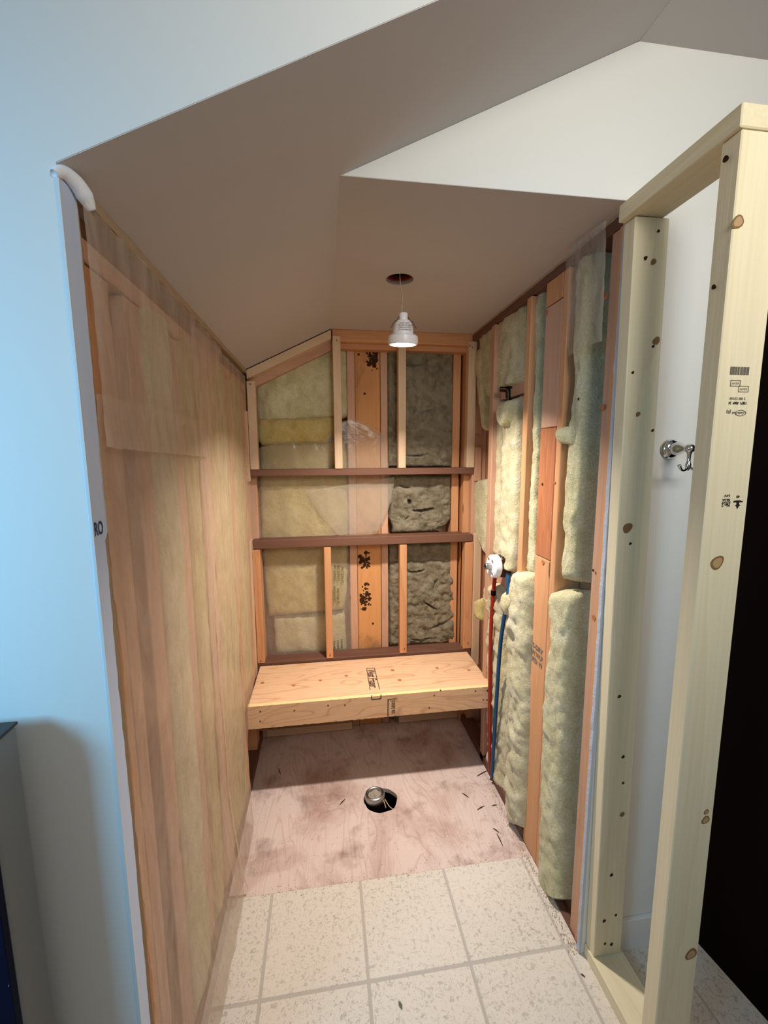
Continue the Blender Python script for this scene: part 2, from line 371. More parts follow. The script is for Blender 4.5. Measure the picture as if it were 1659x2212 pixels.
st(-.40, -.335, 0, 1.90, PINK['z'], 2.15, 2.27)
# furring layer
st(.052, .756, 2.043, ZC, ORG['x'], YB, 2.13, name='top_plate'); st(.05, .80, 2.02, 2.075, ORG['x'], 2.13, 2.27, name='top_plate')
def slope_bar(x0, x1, dz0, dz1, y0, y1, m, name):
    o = prism(name, [(x0, zs(x0) - dz1), (x1, zs(x1) - dz1), (x1, zs(x1) - dz0), (x0, zs(x0) - dz0)], y0, y1, 'y', m, wb); return o
slope_bar(-.347, .046, .006, .045, YB - .01, 2.14, PALE['x'], 'rafter_plate'); slope_bar(-.36, .05, .035, .085, 2.14, 2.27, PINK['x'], 'rafter_plate')
st(-.351, -.313, 1.44, 1.852, PALE['z'], YB - .004, 2.128); st(-.389, -.353, 1.383, 1.714, PALE['z'], YB - .004, 2.125)
st(.052, .090, 1.44, 2.066, PALE['z'], YB - .006, 2.13); st(.369, .407, 1.44, 2.045, PALE['z'], YB - .004, 2.13)
st(.724, .766, 1.44, 2.063, PALE['z'], YB - .006, 2.128); st(.768, .806, 1.612, 2.085, PINK['z'], YB, 2.13); st(.768, .806, 1.37, 1.545, PINK['z'], YB, 2.13)
for z0, z1, x0, x1 in ((1.407, 1.44, -.361, .765), (1.05, 1.091, -.361, .768), (.417, .455, -.361, .771)):
    st(x0, x1, z0, z1, DRK['x'], YB, 2.178, 'dark reddish brown horizontal rail', 'ledger')
st(-.360, -.325, .455, 1.046, ORG['z'], YB - .003, 2.165); st(-.012, .023, .455, 1.046, ORG['z'], YB - .004, 2.128)
st(.376, .414, .455, 1.046, ORG['z'], YB - .004, 2.128); st(.728, .772, .455, 1.046, ORG['z'], YB - .003, 2.16)
st(-.389, -.362, .375, 1.094, PALE['z'], YB - .03, 2.14); st(.774, .815, .36, 1.094, PALE['z'], YB - .01, 2.14)
st(.385, .76, 0, .04, PALE['x'], 2.165, 2.20, name='sole_plate'); st(-.34, .12, 0, .04, PALE['x'], 2.15, 2.20, name='sole_plate')
# ---------------------------------------------------------------- right stud wall
wr = box('wall_right', .835, .847, 1.003, 2.28, 0, 2.13, SHEATH['z']); tag(wr, kind='structure')
def sr(y0, y1, m, rec=0., z0=0., z1=2.06, lab=None, name='stud', back=.834):
    o = box(name, XR + rec, back, y0, y1, z0, z1, m['z'], wr)
    if lab: o['label'] = lab
    return o
sr(1.004, 1.030, ORG); sr(1.031, 1.062, PINK, .004); sr(1.064, 1.085, DRK, .05)
sr(1.247, 1.276, ORG, .001)
sr(1.278, 1.377, ORG, 0, 1.985, 2.06, name='board'); sr(1.278, 1.377, PINK, .001, 1.592, 1.982)
sr(1.278, 1.377, RED, .0, 1.150, 1.590, 'deep reddish patch of the wide stud', 'board'); sr(1.278, 1.377, ORG, .001, 0, 1.148)
sr(1.478, 1.512, ORG); sr(1.80, 1.84, PINK, .0); sr(2.10, 2.16, PINK, .02)
box('top_plate', XR + .003, .834, 1.003, 2.2, 2.062, 2.092, DRK['y'], wr); box('sole_plate', XR, .80, 1.38, 2.15, -.003, .036, DRK['y'], wr); box('sole_plate', XR, .765, 1.003, 1.246, -.010, .006, DRK['y'], wr)
box('blocking', .775, .80, 1.515, 1.80, 1.742, 1.81, PINK['y'], wr); box('blocking', .775, .80, 1.515, 1.80, .92, 1.02, PINK['y'], wr)
# ---------------------------------------------------------------- insulation batts and sheets
def strip(name, plane, rows, mat, base, bulge, thick, seed, amp=.006, fold=0., nu=26, per=.012, edge=.004, flat=4., closed=True, wrink=0., vend=True, smooth=True, foot=0., dents=()):
    R_ = [[Vector((r[0], r[1])), Vector((r[2], r[3]))] for r in rows]
    seg = [((R_[i + 1][0] - R_[i][0]).length + (R_[i + 1][1] - R_[i][1]).length) / 2 for i in range(len(R_) - 1)]; tot = sum(seg)
    nv = max(8, int(tot / per)); pos = [0]
    for s in seg: pos.append(pos[-1] + s)
    vs, fs = [], []; k = 0
    def W_(a, z, d):
        return (XR - d, a, z) if plane == 'R' else (XL + d, a, z) if plane == 'L' else (a, 2.18 - d, z)
    for j in range(nv + 1):
        s = tot * j / nv
        while k < len(seg) - 1 and s > pos[k + 1]: k += 1
        t = (s - pos[k]) / max(seg[k], 1e-6); t = min(max(t, 0), 1)
        l = R_[k][0].lerp(R_[k + 1][0], t); r = R_[k][1].lerp(R_[k + 1][1], t)
        ve = min(s, tot - s) / .03; ve = min(1, ve) if vend else 1
        for i in range(nu + 1):
            u = i / nu; p = l.lerp(r, u); e = abs(2 * u - 1) ** 5
            q = Vector((N3(p.y * 30, p.x * 30, seed) + .6 * N3(p.y * 90, p.x * 90, seed + 3), N3(p.y * 34, p.x * 30, seed + 9))) * edge * (e if ve >= 1 else 1)
            pr = max(0, 1 - abs(2 * u - 1) ** flat) ** .5 * math.sqrt(max(0, 1 - (1 - ve) ** 2))
            d = base + bulge * pr + amp * (fbm(p.x * 14, p.y * 9, seed) + .5 * fbm(p.x * 45, p.y * 30, seed + 5)) * (.4 + .6 * pr)
            if fold:
                rd = noise.ridged_multi_fractal(Vector((p.x * 11, p.y * 15, seed)), .9, 2.1, 4, 1., 2.)
                d += fold * (1.2 - rd) * pr
            if wrink: d += wrink * (N3(p.x * 13 + 2 * N3(p.y * 2, 0, seed), p.y * 2.2, seed) + .5 * N3(p.x * 33 + p.y * 6, p.y * 3, seed + 2) + .3 * N3(p.x * 60 - p.y * 30, p.y * 20, seed + 4))
            for (dx, dz, rx, rz, dp, an) in dents:
                ca, sa = math.cos(an), math.sin(an); ax = p.x - dx; az = p.y - dz; az -= 2.2 * ax * ax * (1 if rx > .03 else 0); k1 = (ax * ca + az * sa) / rx; k2 = (-ax * sa + az * ca) / rz; k3 = k1 * k1 + k2 * k2
                if k3 < 1: d -= dp * (1 - k3) ** .6
            if foot: f_ = min(1, max(0, (.45 - p.y) / .45)); d += foot * f_ * f_ * (1 + .35 * N3(p.x * 9, p.y * 3, seed))
            vs.append(W_(p.x + q.x, p.y + q.y, d))
    m = nu + 1
    for j in range(nv):
        for i in range(nu): a = j * m + i; fs.append((a, a + 1, a + m + 1, a + m))
    if closed:
        ring = list(range(m)) + [j * m + nu for j in range(1, nv + 1)] + [nv * m + i for i in range(nu - 1, -1, -1)] + [j * m for j in range(nv - 1, 0, -1)]
        b0 = len(vs)
        for a in ring:
            v = Vector(vs[a]); o = {'R': Vector((1, 0, 0)), 'L': Vector((-1, 0, 0)), 'B': Vector((0, 1, 0))}[plane]
            if plane == 'R': v.x = XR - base + thick
            elif plane == 'L': v.x = XL + base - thick
            else: v.y = 2.18 - base + thick
            vs.append(tuple(v))
        n = len(ring)
        for i in range(n): fs.append((ring[i], b0 + i, b0 + (i + 1) % n, ring[(i + 1) % n]))
        fs.append(tuple(range(b0, b0 + n)))
    return mesh_obj(name, vs, fs, mat, smooth=smooth)
def batt(plane, rows, mat, base, bulge, seed, label, thick=.05, **k):
    o = strip('insulation_batt', plane, rows, mat, base, bulge, thick, seed, **k)
    tag(o, label, 'insulation', 'insulation batts in the stud bays'); return o
GI = 'insulation batts'
# right wall (rows run top to bottom: far edge, near edge)
batt('R', [(2.093,2.121,1.586,2.097),(2.063,2.051,1.577,1.995),(2.056,1.94,1.576,1.893),(2.026,1.869,1.574,1.824),(1.987,1.823,1.576,1.799),(1.96,1.776,1.579,1.784)], YELG, -.034, .018, 1, 'pale yellow insulation batt with a thick lower lip, under the ceiling on the right', amp=.010, fold=.006)
batt('R', [(2.112,2.019,2.013,2.028),(2.062,1.853,1.989,1.851),(2.014,1.69,1.945,1.727),(1.972,1.621,1.949,1.63)], YELG, -.035, .02, 2, 'narrow sliver of yellow insulation beside the corner post under the ceiling', nu=12)
batt('R', [(1.847,1.741,1.729,1.73),(1.848,1.675,1.751,1.647),(1.857,1.593,1.757,1.608),(1.886,1.466,1.763,1.488),(1.894,1.335,1.762,1.346),(1.882,1.182,1.755,1.202),(1.9,1.111,1.752,1.097),(1.873,1.049,1.753,1.044)], YEL, -.036, .014, 3, 'yellow batt left of the dark slit above the white valve plate', fold=.005)
batt('R', [(1.711,1.727,1.59,1.73),(1.729,1.606,1.58,1.615),(1.723,1.469,1.572,1.471),(1.724,1.309,1.568,1.325),(1.718,1.166,1.569,1.193),(1.726,1.082,1.574,1.097),(1.718,1.038,1.581,1.033),(1.655,1.021,1.593,1.022)], YEL, -.028, .024, 4, 'yellow batt right of the dark slit above the blue pipe', fold=.008)
batt('R', [(1.697,1.714,1.61,1.718),(1.722,1.673,1.607,1.671),(1.7,1.633,1.62,1.632),(1.672,1.618,1.645,1.618)], YELG, .008, .020, 5, 'loose tuft of yellow insulation below the shower pipe elbow', nu=12, amp=.012)
batt('R', [(1.562,2.113,1.453,2.122),(1.536,2.015,1.45,2.018),(1.502,1.908,1.446,1.909),(1.485,1.823,1.446,1.831),(1.472,1.756,1.44,1.758),(1.48,1.691,1.44,1.695),(1.475,1.591,1.434,1.589),(1.475,1.473,1.438,1.473),(1.475,1.299,1.426,1.305),(1.482,1.209,1.426,1.219),(1.486,1.136,1.427,1.149),(1.509,1.041,1.429,1.06)], YELG, -.034, .014, 6, 'long narrow yellow strip of insulation just left of the deep reddish board', nu=14, fold=.003)
batt('R', [(1.512,1.053,1.377,1.076),(1.516,0.961,1.37,0.992),(1.517,0.865,1.369,0.905),(1.532,0.742,1.37,0.798),(1.523,0.626,1.372,0.689),(1.504,0.496,1.364,0.564),(1.497,0.357,1.361,0.435),(1.503,0.163,1.359,0.283),(1.501,0.079,1.358,0.185),(1.471,-0.013,1.362,0.057)], YEL, -.008, .045, 7, 'thick pale yellow batt hanging left of the wide stud, lower right wall', fold=.010, amp=.010)
batt('R', [(1.884,0.89,1.715,0.933),(1.872,0.796,1.644,0.877),(1.826,0.72,1.664,0.785),(1.843,0.643,1.658,0.703),(1.833,0.506,1.635,0.586),(1.799,0.357,1.587,0.505),(1.789,0.219,1.575,0.363),(1.789,0.06,1.57,0.237),(1.798,0.016,1.572,0.147),(1.707,0.01,1.569,0.06),(1.591,-0.027,1.56,-0.004)], YEL, -.036, .034, 8, 'crumpled yellow batt behind the red and blue pipes on the right wall', fold=.010, amp=.010)
batt('R', [(1.6,0.94,1.516,0.961),(1.606,0.892,1.501,0.929),(1.594,0.856,1.518,0.884),(1.575,0.843,1.541,0.852)], YEL, .0, .030, 9, 'small folded yellow tuft of insulation tucked over the blue pipe', nu=12, fold=.006)
batt('R', [(1.987,0.767,1.875,0.82),(1.983,0.709,1.882,0.742),(1.942,0.688,1.878,0.689)], YELD, -.02, .03, 10, 'small yellow tuft poking out beside the back corner stud above the bench', nu=12)
batt('R', [(1.231,2.075,1.159,2.082),(1.233,2.024,1.155,1.993),(1.228,1.944,1.147,1.917),(1.225,1.864,1.153,1.85),(1.22,1.809,1.154,1.8),(1.212,1.727,1.151,1.716),(1.22,1.659,1.149,1.651),(1.226,1.597,1.147,1.591),(1.236,1.577,1.146,1.531),(1.232,1.476,1.138,1.423),(1.239,1.388,1.146,1.368),(1.233,1.299,1.149,1.312),(1.222,1.211,1.141,1.228),(1.227,1.148,1.14,1.171),(1.23,1.096,1.142,1.113)], YELG, -.050, .048, 11, 'long greenish yellow roll of insulation nearest the doorway stud, upper half', thick=.04, amp=.008)
batt('R', [(1.262,1.585,1.189,1.588),(1.26,1.556,1.176,1.546),(1.242,1.537,1.179,1.53)], YELG, .0, .018, 12, 'fluffy tuft of insulation sticking out sideways from the upper roll', nu=12, amp=.010)
batt('R', [(1.268,1.055,1.137,1.088),(1.268,0.993,1.133,1.042),(1.258,0.948,1.133,0.998),(1.243,0.905,1.134,0.953),(1.245,0.864,1.13,0.91),(1.266,0.778,1.127,0.835),(1.268,0.674,1.128,0.742),(1.271,0.568,1.129,0.647),(1.268,0.499,1.127,0.569),(1.265,0.357,1.128,0.471),(1.254,0.238,1.121,0.344),(1.256,0.085,1.114,0.215),(1.258,-0.012,1.11,0.116),(1.247,-0.059,1.105,0.062),(1.182,-0.014,1.106,0.047)], YELG, -.036, .056, 13, 'thick greenish yellow roll of insulation reaching the floor beside the doorway stud', thick=.04, amp=.009, fold=.004, nu=30)
batt('R', [(2.166,1.363,1.968,1.386),(2.157,1.214,1.957,1.239),(2.106,1.097,1.948,1.102),(2.02,1.04,1.966,1.009)], YELG, -.050, .01, 15, 'pale insulation in the corner cavity between the two dark rails on the right', nu=12)
# back wall
batt('B', [(-0.321,1.861,0.132,2.079),(-0.325,1.764,0.13,1.95),(-0.326,1.686,0.128,1.815),(-0.324,1.641,0.126,1.701)], YELG, -.02, .035, 21, 'pale yellow batt filling the top left bay under the sloped plate', fold=.006, nu=50, amp=.010)
batt('B', [(-0.322,1.686,0.051,1.7),(-0.324,1.629,0.055,1.642),(-0.322,1.584,0.04,1.596),(-0.305,1.557,0.015,1.566)], YELD, .008, .030, 22, 'rolled over fold of deeper yellow insulation in the top left bay', fold=.007, nu=40, amp=.008)
batt('B', [(-0.313,1.573,0.107,1.584),(-0.318,1.47,0.117,1.467),(-0.328,1.236,0.118,1.226),(-0.329,0.996,0.114,0.978),(-0.319,0.772,0.105,0.75),(-0.31,0.658,0.084,0.673)], YELD, -.03, .03, 23, 'deep yellow batt behind the plastic in the middle and lower left bays', nu=50, amp=.009)
batt('B', [(-0.286,0.649,0.091,0.646),(-0.286,0.541,0.097,0.515),(-0.28,0.436,0.1,0.434)], YEL, -.035, .02, 24, 'short pale yellow batt just above the bottom rail of the left bay', nu=40)
batt('B', [(-0.255,0.059,0.027,0.072),(-0.243,-0.03,0.026,-0.02)], YELG, -.03, .02, 25, 'dim yellow batt seen under the bench at the back left', nu=30)
RK = [([(0.332,2.056,0.675,2.051),(0.331,1.749,0.68,1.753),(0.33,1.446,0.686,1.443)], 31, 'tall grey mineral wool batt in the top right bay'),
      ([(0.334,1.407,0.676,1.399),(0.349,1.27,0.676,1.264),(0.339,1.171,0.675,1.163),(0.359,1.116,0.644,1.113),(0.358,1.091,0.627,1.093)], 32, 'torn grey mineral wool batt sagging between the two dark rails'),
      ([(0.333,1.046,0.693,1.039),(0.338,0.931,0.689,0.917)], 33, 'short dark piece of mineral wool just under the middle rail'),
      ([(0.338,0.939,0.694,0.935),(0.337,0.711,0.715,0.69),(0.342,0.449,0.714,0.45)], 34, 'rough grey mineral wool batt above the bench on the right'),
      ([(0.356,0.054,0.699,0.05),(0.362,-0.037,0.7,-0.043)], 35, 'dim strip of mineral wool seen under the bench')]
DT = {32: [(p[0], p[1], *q) for p, q in zip([(0.522,1.209),(0.446,1.256),(0.414,1.338),(0.639,1.113),(0.434,1.169)], ((.060, .009, .05, .12), (.012, .018, .05, .6), (.035, .007, .03, -.25), (.05, .012, .03, .2), (.02, .005, .02, .8)))],
      34: [(p[0], p[1], *q) for p, q in zip([(0.486,0.873),(0.566,0.672),(0.409,0.733),(0.62,0.56),(0.515,0.48),(0.591,0.798)], ((.05, .006, .03, .1), (.05, .006, .03, -.6), (.03, .006, .03, .5), (.05, .007, .03, .4), (.06, .006, .03, .0), (.03, .005, .02, 1.2)))],
      31: [(p[0], p[1], *q) for p, q in zip([(0.456,1.958),(0.543,1.732),(0.408,1.656),(0.579,1.869),(0.483,1.5)], ((.06, .006, .025, .1), (.05, .006, .025, .3), (.04, .005, .02, -.5), (.03, .005, .02, 1.3), (.07, .006, .03, .05)))]}
for r, sd, lab in RK: batt('B', r, ROCK, -.02, .024, sd, lab, fold=.010, nu=90, per=.0045, amp=.013, flat=10, edge=.002, dents=DT.get(sd, ()))
# polythene sheets
def sheet(plane, rows, mat, base, bulge, seed, label, wrink=.006, **k):
    o = strip('plastic_sheet', plane, rows, mat, base, bulge, 0, seed, amp=.002, closed=False, wrink=wrink, vend=False, nu=60, per=.015, edge=.004, **k)
    tag(o, label, 'plastic sheet', 'plastic sheets over the stud walls'); return o
# left wall insulation seen through the film
batt('L', [(.957, 1.83, 1.11, 1.84), (.957, .04, 1.11, .04)], YEL, -.012, .012, 41, 'yellow insulation batt in the first stud bay of the left wall behind the film', nu=16, per=.03)
batt('L', [(1.20, 1.84, 1.31, 1.84), (1.20, .04, 1.31, .04)], YELD, -.02, .014, 42, 'yellow insulation batt in the second stud bay of the left wall behind the film', nu=14, per=.03)
batt('L', [(1.42, 1.84, 1.72, 1.84), (1.42, .04, 1.72, .04)], YELD, -.018, .014, 43, 'wide yellow batt in the third stud bay of the left wall behind the film', nu=24, per=.03)
batt('L', [(1.765, 1.84, 2.0, 1.84), (1.765, .45, 2.0, .45)], YELD, -.018, .014, 44, 'yellow insulation batt in the last left wall bay next to the back wall', nu=20, per=.03)
SH1 = sheet('L', [(.728, 1.60, 1.37, 1.60), (.728, 1.3, 1.36, 1.3), (.728, .8, 1.35, .8), (.728, .45, 1.34, .45), (.728, .2, 1.345, .2), (.728, .03, 1.32, .012)], FILM, .004, .006, 51, 'milky plastic sheet over the front studs of the left wall, bulging at its foot', foot=.045)
SH2 = sheet('L', [(1.27, 1.86, 2.06, 1.86), (1.28, 1.6, 2.06, 1.5), (1.28, 1.2, 2.05, 1.1), (1.28, .8, 2.0, .5), (1.28, .4, 1.72, .35), (1.28, .02, 1.60, .01)], FILM, .002, .010, 52, 'milky plastic sheet over the rear studs of the left wall, reaching the bench', wrink=.006, foot=.03)
sheet('L', [(.720, 1.872, 1.55, 1.868), (.720, 1.70, 1.42, 1.68), (.720, 1.515, 1.30, 1.50)], FILM, .016, .004, 53, 'second layer of plastic film lapped over the top of the left wall', wrink=.004)
def hem(plane, pts, base, seed, w_=.004, foot=0., dents=()):
    rows = [(y - w_, z, y + w_, z) for y, z in pts]
    return strip('hem', plane, rows, FILM4, base, .002, 0, seed, amp=.001, closed=False, wrink=.004, vend=False, nu=4, per=.01, edge=.001, foot=foot)
child(hem('L', [(1.29, 1.70), (1.30, 1.4), (1.31, 1.0), (1.335, .5), (1.34, .2), (1.32, .02)], .010, 71, foot=.05), SH1)
child(hem('L', [(1.56, 1.70), (1.57, 1.3), (1.575, .9), (1.55, .45)], .008, 72, .003), SH2)
# back wall film
sheet('B', [(-0.319,1.543,0.149,1.689),(-0.321,1.504,0.215,1.664),(-0.323,1.447,0.316,1.608),(-0.325,1.414,0.33,1.453),(-0.326,1.283,0.349,1.319),(-0.331,1.165,0.321,1.197),(-0.335,1.064,0.284,1.111)], FILM2, .012, .006, 61, 'clear plastic film draped over the left bays of the back wall between the rails', wrink=.006)
sheet('B', [(-0.331,1.044,0.115,1.048),(-0.334,0.873,0.122,0.877),(-0.328,0.672,0.124,0.645),(-0.324,0.427,0.121,0.446)], FILM2, .006, .004, 62, 'clear plastic film over the lower left bay above the bench', wrink=.004)
sheet('B', [(-0.098,1.327,0.359,1.392),(-0.031,1.205,0.346,1.27),(0.074,1.08,0.264,1.094)], FILM2, .024, .004, 63, 'loose triangular flap of plastic film folded over the middle rail', wrink=.004)
# right wall film
sheet('R', [(1.232,2.092,1.056,2.087),(1.225,2.019,1.053,1.996),(1.208,1.884,1.041,1.846),(1.187,1.787,1.039,1.791)], FILM2, .022, .010, 64, 'torn strip of plastic film hanging over the insulation roll at the top right', wrink=.005)
# ---------------------------------------------------------------- text helper
def text(name, s, size, mat, loc, xdir, ydir, parent=None, squeeze=1., shear=0.):
    cu = bpy.data.curves.new(name, 'FONT'); cu.body = s; cu.size = size; cu.extrude = .00008; cu.align_x = 'CENTER'; cu.align_y = 'CENTER'; cu.shear = shear; cu.space_line = .85; cu.resolution_u = 3; cu.offset = size * .018
    t = bpy.data.objects.new(name, cu); COL.objects.link(t)
    me = bpy.data.meshes.new_from_object(t, depsgraph=bpy.context.evaluated_depsgraph_get()); bpy.data.objects.remove(t)
    x = Vector(xdir).normalized(); y = Vector(ydir).normalized(); z = x.cross(y); m = Matrix((x * squeeze, y, z)).transposed()
    for v in me.vertices: v.co = m @ v.co
    me.materials.clear(); me.materials.append(mat)
    o = bpy.data.objects.new(name, me); COL.objects.link(o); o.location = loc
    if parent: child(o, parent)
    return o
def bar(name, c, xdir, ydir, w, h, mat, parent, t=.0004):
    x = Vector(xdir).normalized() * w / 2; y = Vector(ydir).normalized() * h / 2; n = x.cross(y).normalized() * t; c = Vector(c)
    v = [c - x - y, c + x - y, c + x + y, c - x + y]; v += [p + n for p in v]
    return child(mesh_obj(name, v, [(0, 1, 2, 3), (4, 5, 6, 7), (0, 1, 5, 4), (1, 2, 6, 5), (2, 3, 7, 6), (3, 0, 4, 7)], mat), parent)
def disc(name, c, nrm, r, mat, parent, sy=1., t=.0006, n=14):
    z = Vector(nrm).normalized(); x = z.orthogonal().normalized(); y = z.cross(x)
    if abs(y.z) > abs(x.z): x, y = y, x
    # x is the more vertical axis
    v = []
    for k in range(n):
        a = 2 * math.pi * k / n; rr = r * (1 + .08 * math.sin(3 * a + c[0] * 99)); v.append(Vector(c) + x * math.cos(a) * rr * sy + y * math.sin(a) * rr)
    top = [p + z * t for p in v]
    f = [tuple(range(n, 2 * n))] + [(k, (k + 1) % n, n + (k + 1) % n, n + k) for k in range(n)]
    return child(mesh_obj(name, v + top, f, mat), parent)
# ---------------------------------------------------------------- bench
be = empty('bench', (.2, 1.9, .33), 'raw plywood shower bench with a rough cut front apron and printed mill stamp', 'bench')
top = box('seat_board', -.348, .748, 1.752, 2.085, .422, .440, PLYB, be, bevel=.001)
# apron with a splintered lower edge
av, af = [], []; n = 150
for i in range(n):
    x = -.350 + 1.10 * i / (n - 1); r = .0022 * N3(x * 60, 3, 3) + .002 * N3(x * 200, 3, 7); rt = .0012 * N3(x * 80, 8, 3)
    av += [(x, 1.735, .333 + r), (x, 1.735, .4375 + rt), (x, 1.7525, .4395 + rt * .3), (x, 1.7525, .333 + r * .6)]
for i in range(n - 1):
    for k in range(4): a = i * 4 + k; b = i * 4 + (k + 1) % 4; af.append((a, b, b + 4, a + 4))
af += [(0, 1, 2, 3), (n * 4 - 4, n * 4 - 3, n * 4 - 2, n * 4 - 1)]
ap = mesh_obj('front_apron', av, af, PLYB); ap.data.materials.append(PLYE)
for p in ap.data.polygons:
    if p.index < (n - 1) * 4 and p.index % 4 in (1, 3): p.material_index = 1
attach(ap, be)
box('cleat', -.348, -.31, 1.76, 2.085, .335, .42, PALE['y'], be); box('cleat', .71, .748, 1.76, 2.085, .335, .42, PALE['y'], be)
for (x, y), r in zip([(-0.314,1.922),(-0.166,1.875),(-0.043,1.902),(0.082,1.926),(0.314,1.945),(0.332,1.849),(0.539,1.934),(0.69,1.888)], (.010, .009, .009, .009, .010, .010, .009, .008)):
    disc('knot', (x, y, .4400), (0, 0, 1), r, KNOTP, top, .9)
for x, z in [(-0.298,0.412),(-0.3,0.367),(-0.154,0.403),(-0.008,0.413),(0.066,0.408),(0.502,0.44),(0.449,0.359),(0.668,0.421),(0.726,0.418),(0.707,0.374),(0.725,0.372),(0.472,0.418)]:
    disc('screw', (x, 1.735, z), (0, -1, 0), .0035, RUST, ap)
TL, TR, BL, BR = [Vector((p[0], p[1], .4403)) for p in [(0.187,1.983),(0.227,1.981),(0.184,1.783),(0.227,1.784)]]
lx = (TR - TL); ly = (BL - TL)
for nm, a, b in (('stamp', TL, TR), ('stamp', TL, BL), ('stamp', TR, BR)):
    d = b - a; bar(nm, (a + b) / 2, d, d.cross(Vector((0, 0, -1))), d.length, .003, INK, top)
mid = (TL + TR) / 2 * .55 + (BL + BR) / 2 * .45
text('stamp', 'West Fraser', .052, INK, mid + Vector((-.002, -.005, .0001)), (BL - TL), (TR - TL), top, squeeze=.62, shear=.3)
def onA(u, v): return Vector((u, 1.7347, v))
SA = [(0.186,0.444),(0.185,0.424),(0.227,0.424),(0.227,0.444),(0.259,0.417),(0.258,0.334),(0.296,0.418)]
for i, j, wd in ((0, 1, .004), (1, 2, .004), (2, 3, .004), (4, 5, .004), (4, 6, .003)):
    a, b = onA(*SA[i]), onA(*SA[j]); d = b - a; bar('stamp', (a + b) / 2, d, d.cross(Vector((0, 1, 0))), d.length, wd, INK, ap)
SB = [(0.282,0.401),(0.282,0.381),(0.282,0.356)]
for (u, v), s in zip(SB, ('JOI', 'GPJ', 'RD')):
    text('stamp', s, .022, INK, onA(u, v), (0, 0, -1), (1, 0, 0), ap, squeeze=.62)
# ---------------------------------------------------------------- hanging light and its hole in the ceiling
rc = empty('recessed_can', (.27, 1.5, ZC), 'dark round recessed can in the alcove ceiling with a rusty red ring', 'light fitting')
lathe('can', [(.048, .002), (.048, .10), (.001, .10)], plain('dark_can', srgb(40, 34, 38), .5, .3), loc=(.27, 1.5, ZC), parent=rc)
lathe('ring', [(.0475, .012), (.040, .014), (.040, .026), (.0475, .028)], plain('rust_red_ring', srgb(120, 44, 34), .6, .2), loc=(.27, 1.5, ZC), parent=rc)
box('bracket', .245, .285, 1.505, 1.52, ZC + .03, ZC + .07, STEEL, rc)
LX, LY, LZ = .281, 1.50, 1.884
lt = empty('hanging_lamp', (LX, LY, LZ), 'white reflector lamp hanging lit on two thin wires from the ceiling hole', 'lamp')
GLOW = NT('lit_diffuser'); GLOW.b.inputs['Emission Color'].default_value = (1, .93, .80, 1); GLOW.b.inputs['Emission Strength'].default_value = 9; GLOW = GLOW.m
lathe('rim', [(.030, .030), (.0475, .030), (.0515, .026), (.053, .008), (.051, .001), (.046, .0), (.044, .004)], WPLAST, 40, (LX, LY, LZ), (0, -.1, 1), lt)
lathe('diffuser', [(.0445, .004), (.030, .001), (.001, .0)], GLOW, 40, (LX, LY, LZ), (0, -.1, 1), lt)
body = lathe('reflector_body', [(.0375, .028), (.035, .050), (.0295, .070), (.0235, .078), (.015, .080), (.015, .1), (.013, .103), (.001, .104)], WPLAST, 40, (LX, LY, LZ), (0, -.1, 1), lt)
for s in (-1, 1):
    tube('spring_clip', [(LX + s * .016, LY - .012, LZ + .090), (LX + s * .026, LY - .014, LZ + .074), (LX + s * .030, LY - .015, LZ + .074), (LX + s * .044, LY - .016, LZ + .052)], .0011, RUST, lt, n=6)
for k, (tx, sz) in enumerate((('CLASS 2 SUPPLY', .0048), ('120V 60Hz 9W 3000K', .0052), ('DAMP LOCATIONS', .0045), ('NOT FOR ENCLOSED', .0045))):
    text('print', tx, sz, INKG, (LX, LY - .0372 + k * -.0006 - .002, LZ + .062 - k * .0072), (1, 0, 0), (0, -.35, 1), lt, squeeze=1.05)
tube('wire', [(.268, 1.495, ZC + .07), (.272, 1.495, ZC - .01), (.277, 1.497, 2.04), (.276, 1.498, 2.02), (LX, LY - .004, 1.985)], .0016, plain('black_wire', srgb(50, 38, 24), .5), lt, n=6)
tube('wire', [(.266, 1.492, ZC + .07), (.270, 1.492, ZC - .005), (.277, 1.494, 2.045), (.277, 1.496, 2.02), (LX - .003, LY - .004, 1.985)], .0014, plain('white_wire', srgb(220, 208, 180), .5), lt, n=6)
lamp = bpy.data.lights.new('lamp_light', 'AREA'); lamp.shape = 'DISK'; lamp.size = .075; lamp.energy = 15; lamp.color = (1, .915, .84); lamp.spread = math.radians(130)
lo = bpy.data.objects.new('lamp_light', lamp); COL.objects.link(lo); lo.location = (LX, LY - .001, LZ - .006); lo.rotation_euler = (.04, 0, 0)
# ---------------------------------------------------------------- drain
dr = empty('drain_pipe', (.190, 1.662, -.10), 'crusty round drain pipe end standing in the hole of the plywood floor', 'drain')
DC = (.188, 1.660, 0)
lathe('pipe', [(.034, -.14), (.034, .012)], plain('dark_drain_pipe', srgb(34, 30, 30), .4), loc=DC, axis=(-.06, .05, 1), parent=dr)
lathe('collar', [(.034, -.012), (.041, -.010), (.044, .0), (.0445, .016), (.041, .024), (.036, .026), (.031, .024), (.030, .016)], STEEL, 32, DC, (-.06, .05, 1), dr)
gv, gf = [], []
for j in range(9):
    for i in range(24):
        a = 2 * math.pi * i / 24; r = .0305 * j / 8; x = r * math.cos(a); y = r * math.sin(a)
        gv.append((x, y, .015 + .005 * N3(x * 90, y * 90, 5) + (.002 if j < 3 else 0)))
for j in range(8):
    for i in range(24): a = j * 24 + i; b = j * 24 + (i + 1) % 24; gf.append((a, b, b + 24, a + 24))
crud = mesh_obj('putty_plug', gv, gf, fibre('crusty_putty', srgb(120, 92, 60), srgb(206, 188, 160), srgb(236, 228, 212), 60.)); crud.location = DC; child(crud, dr)
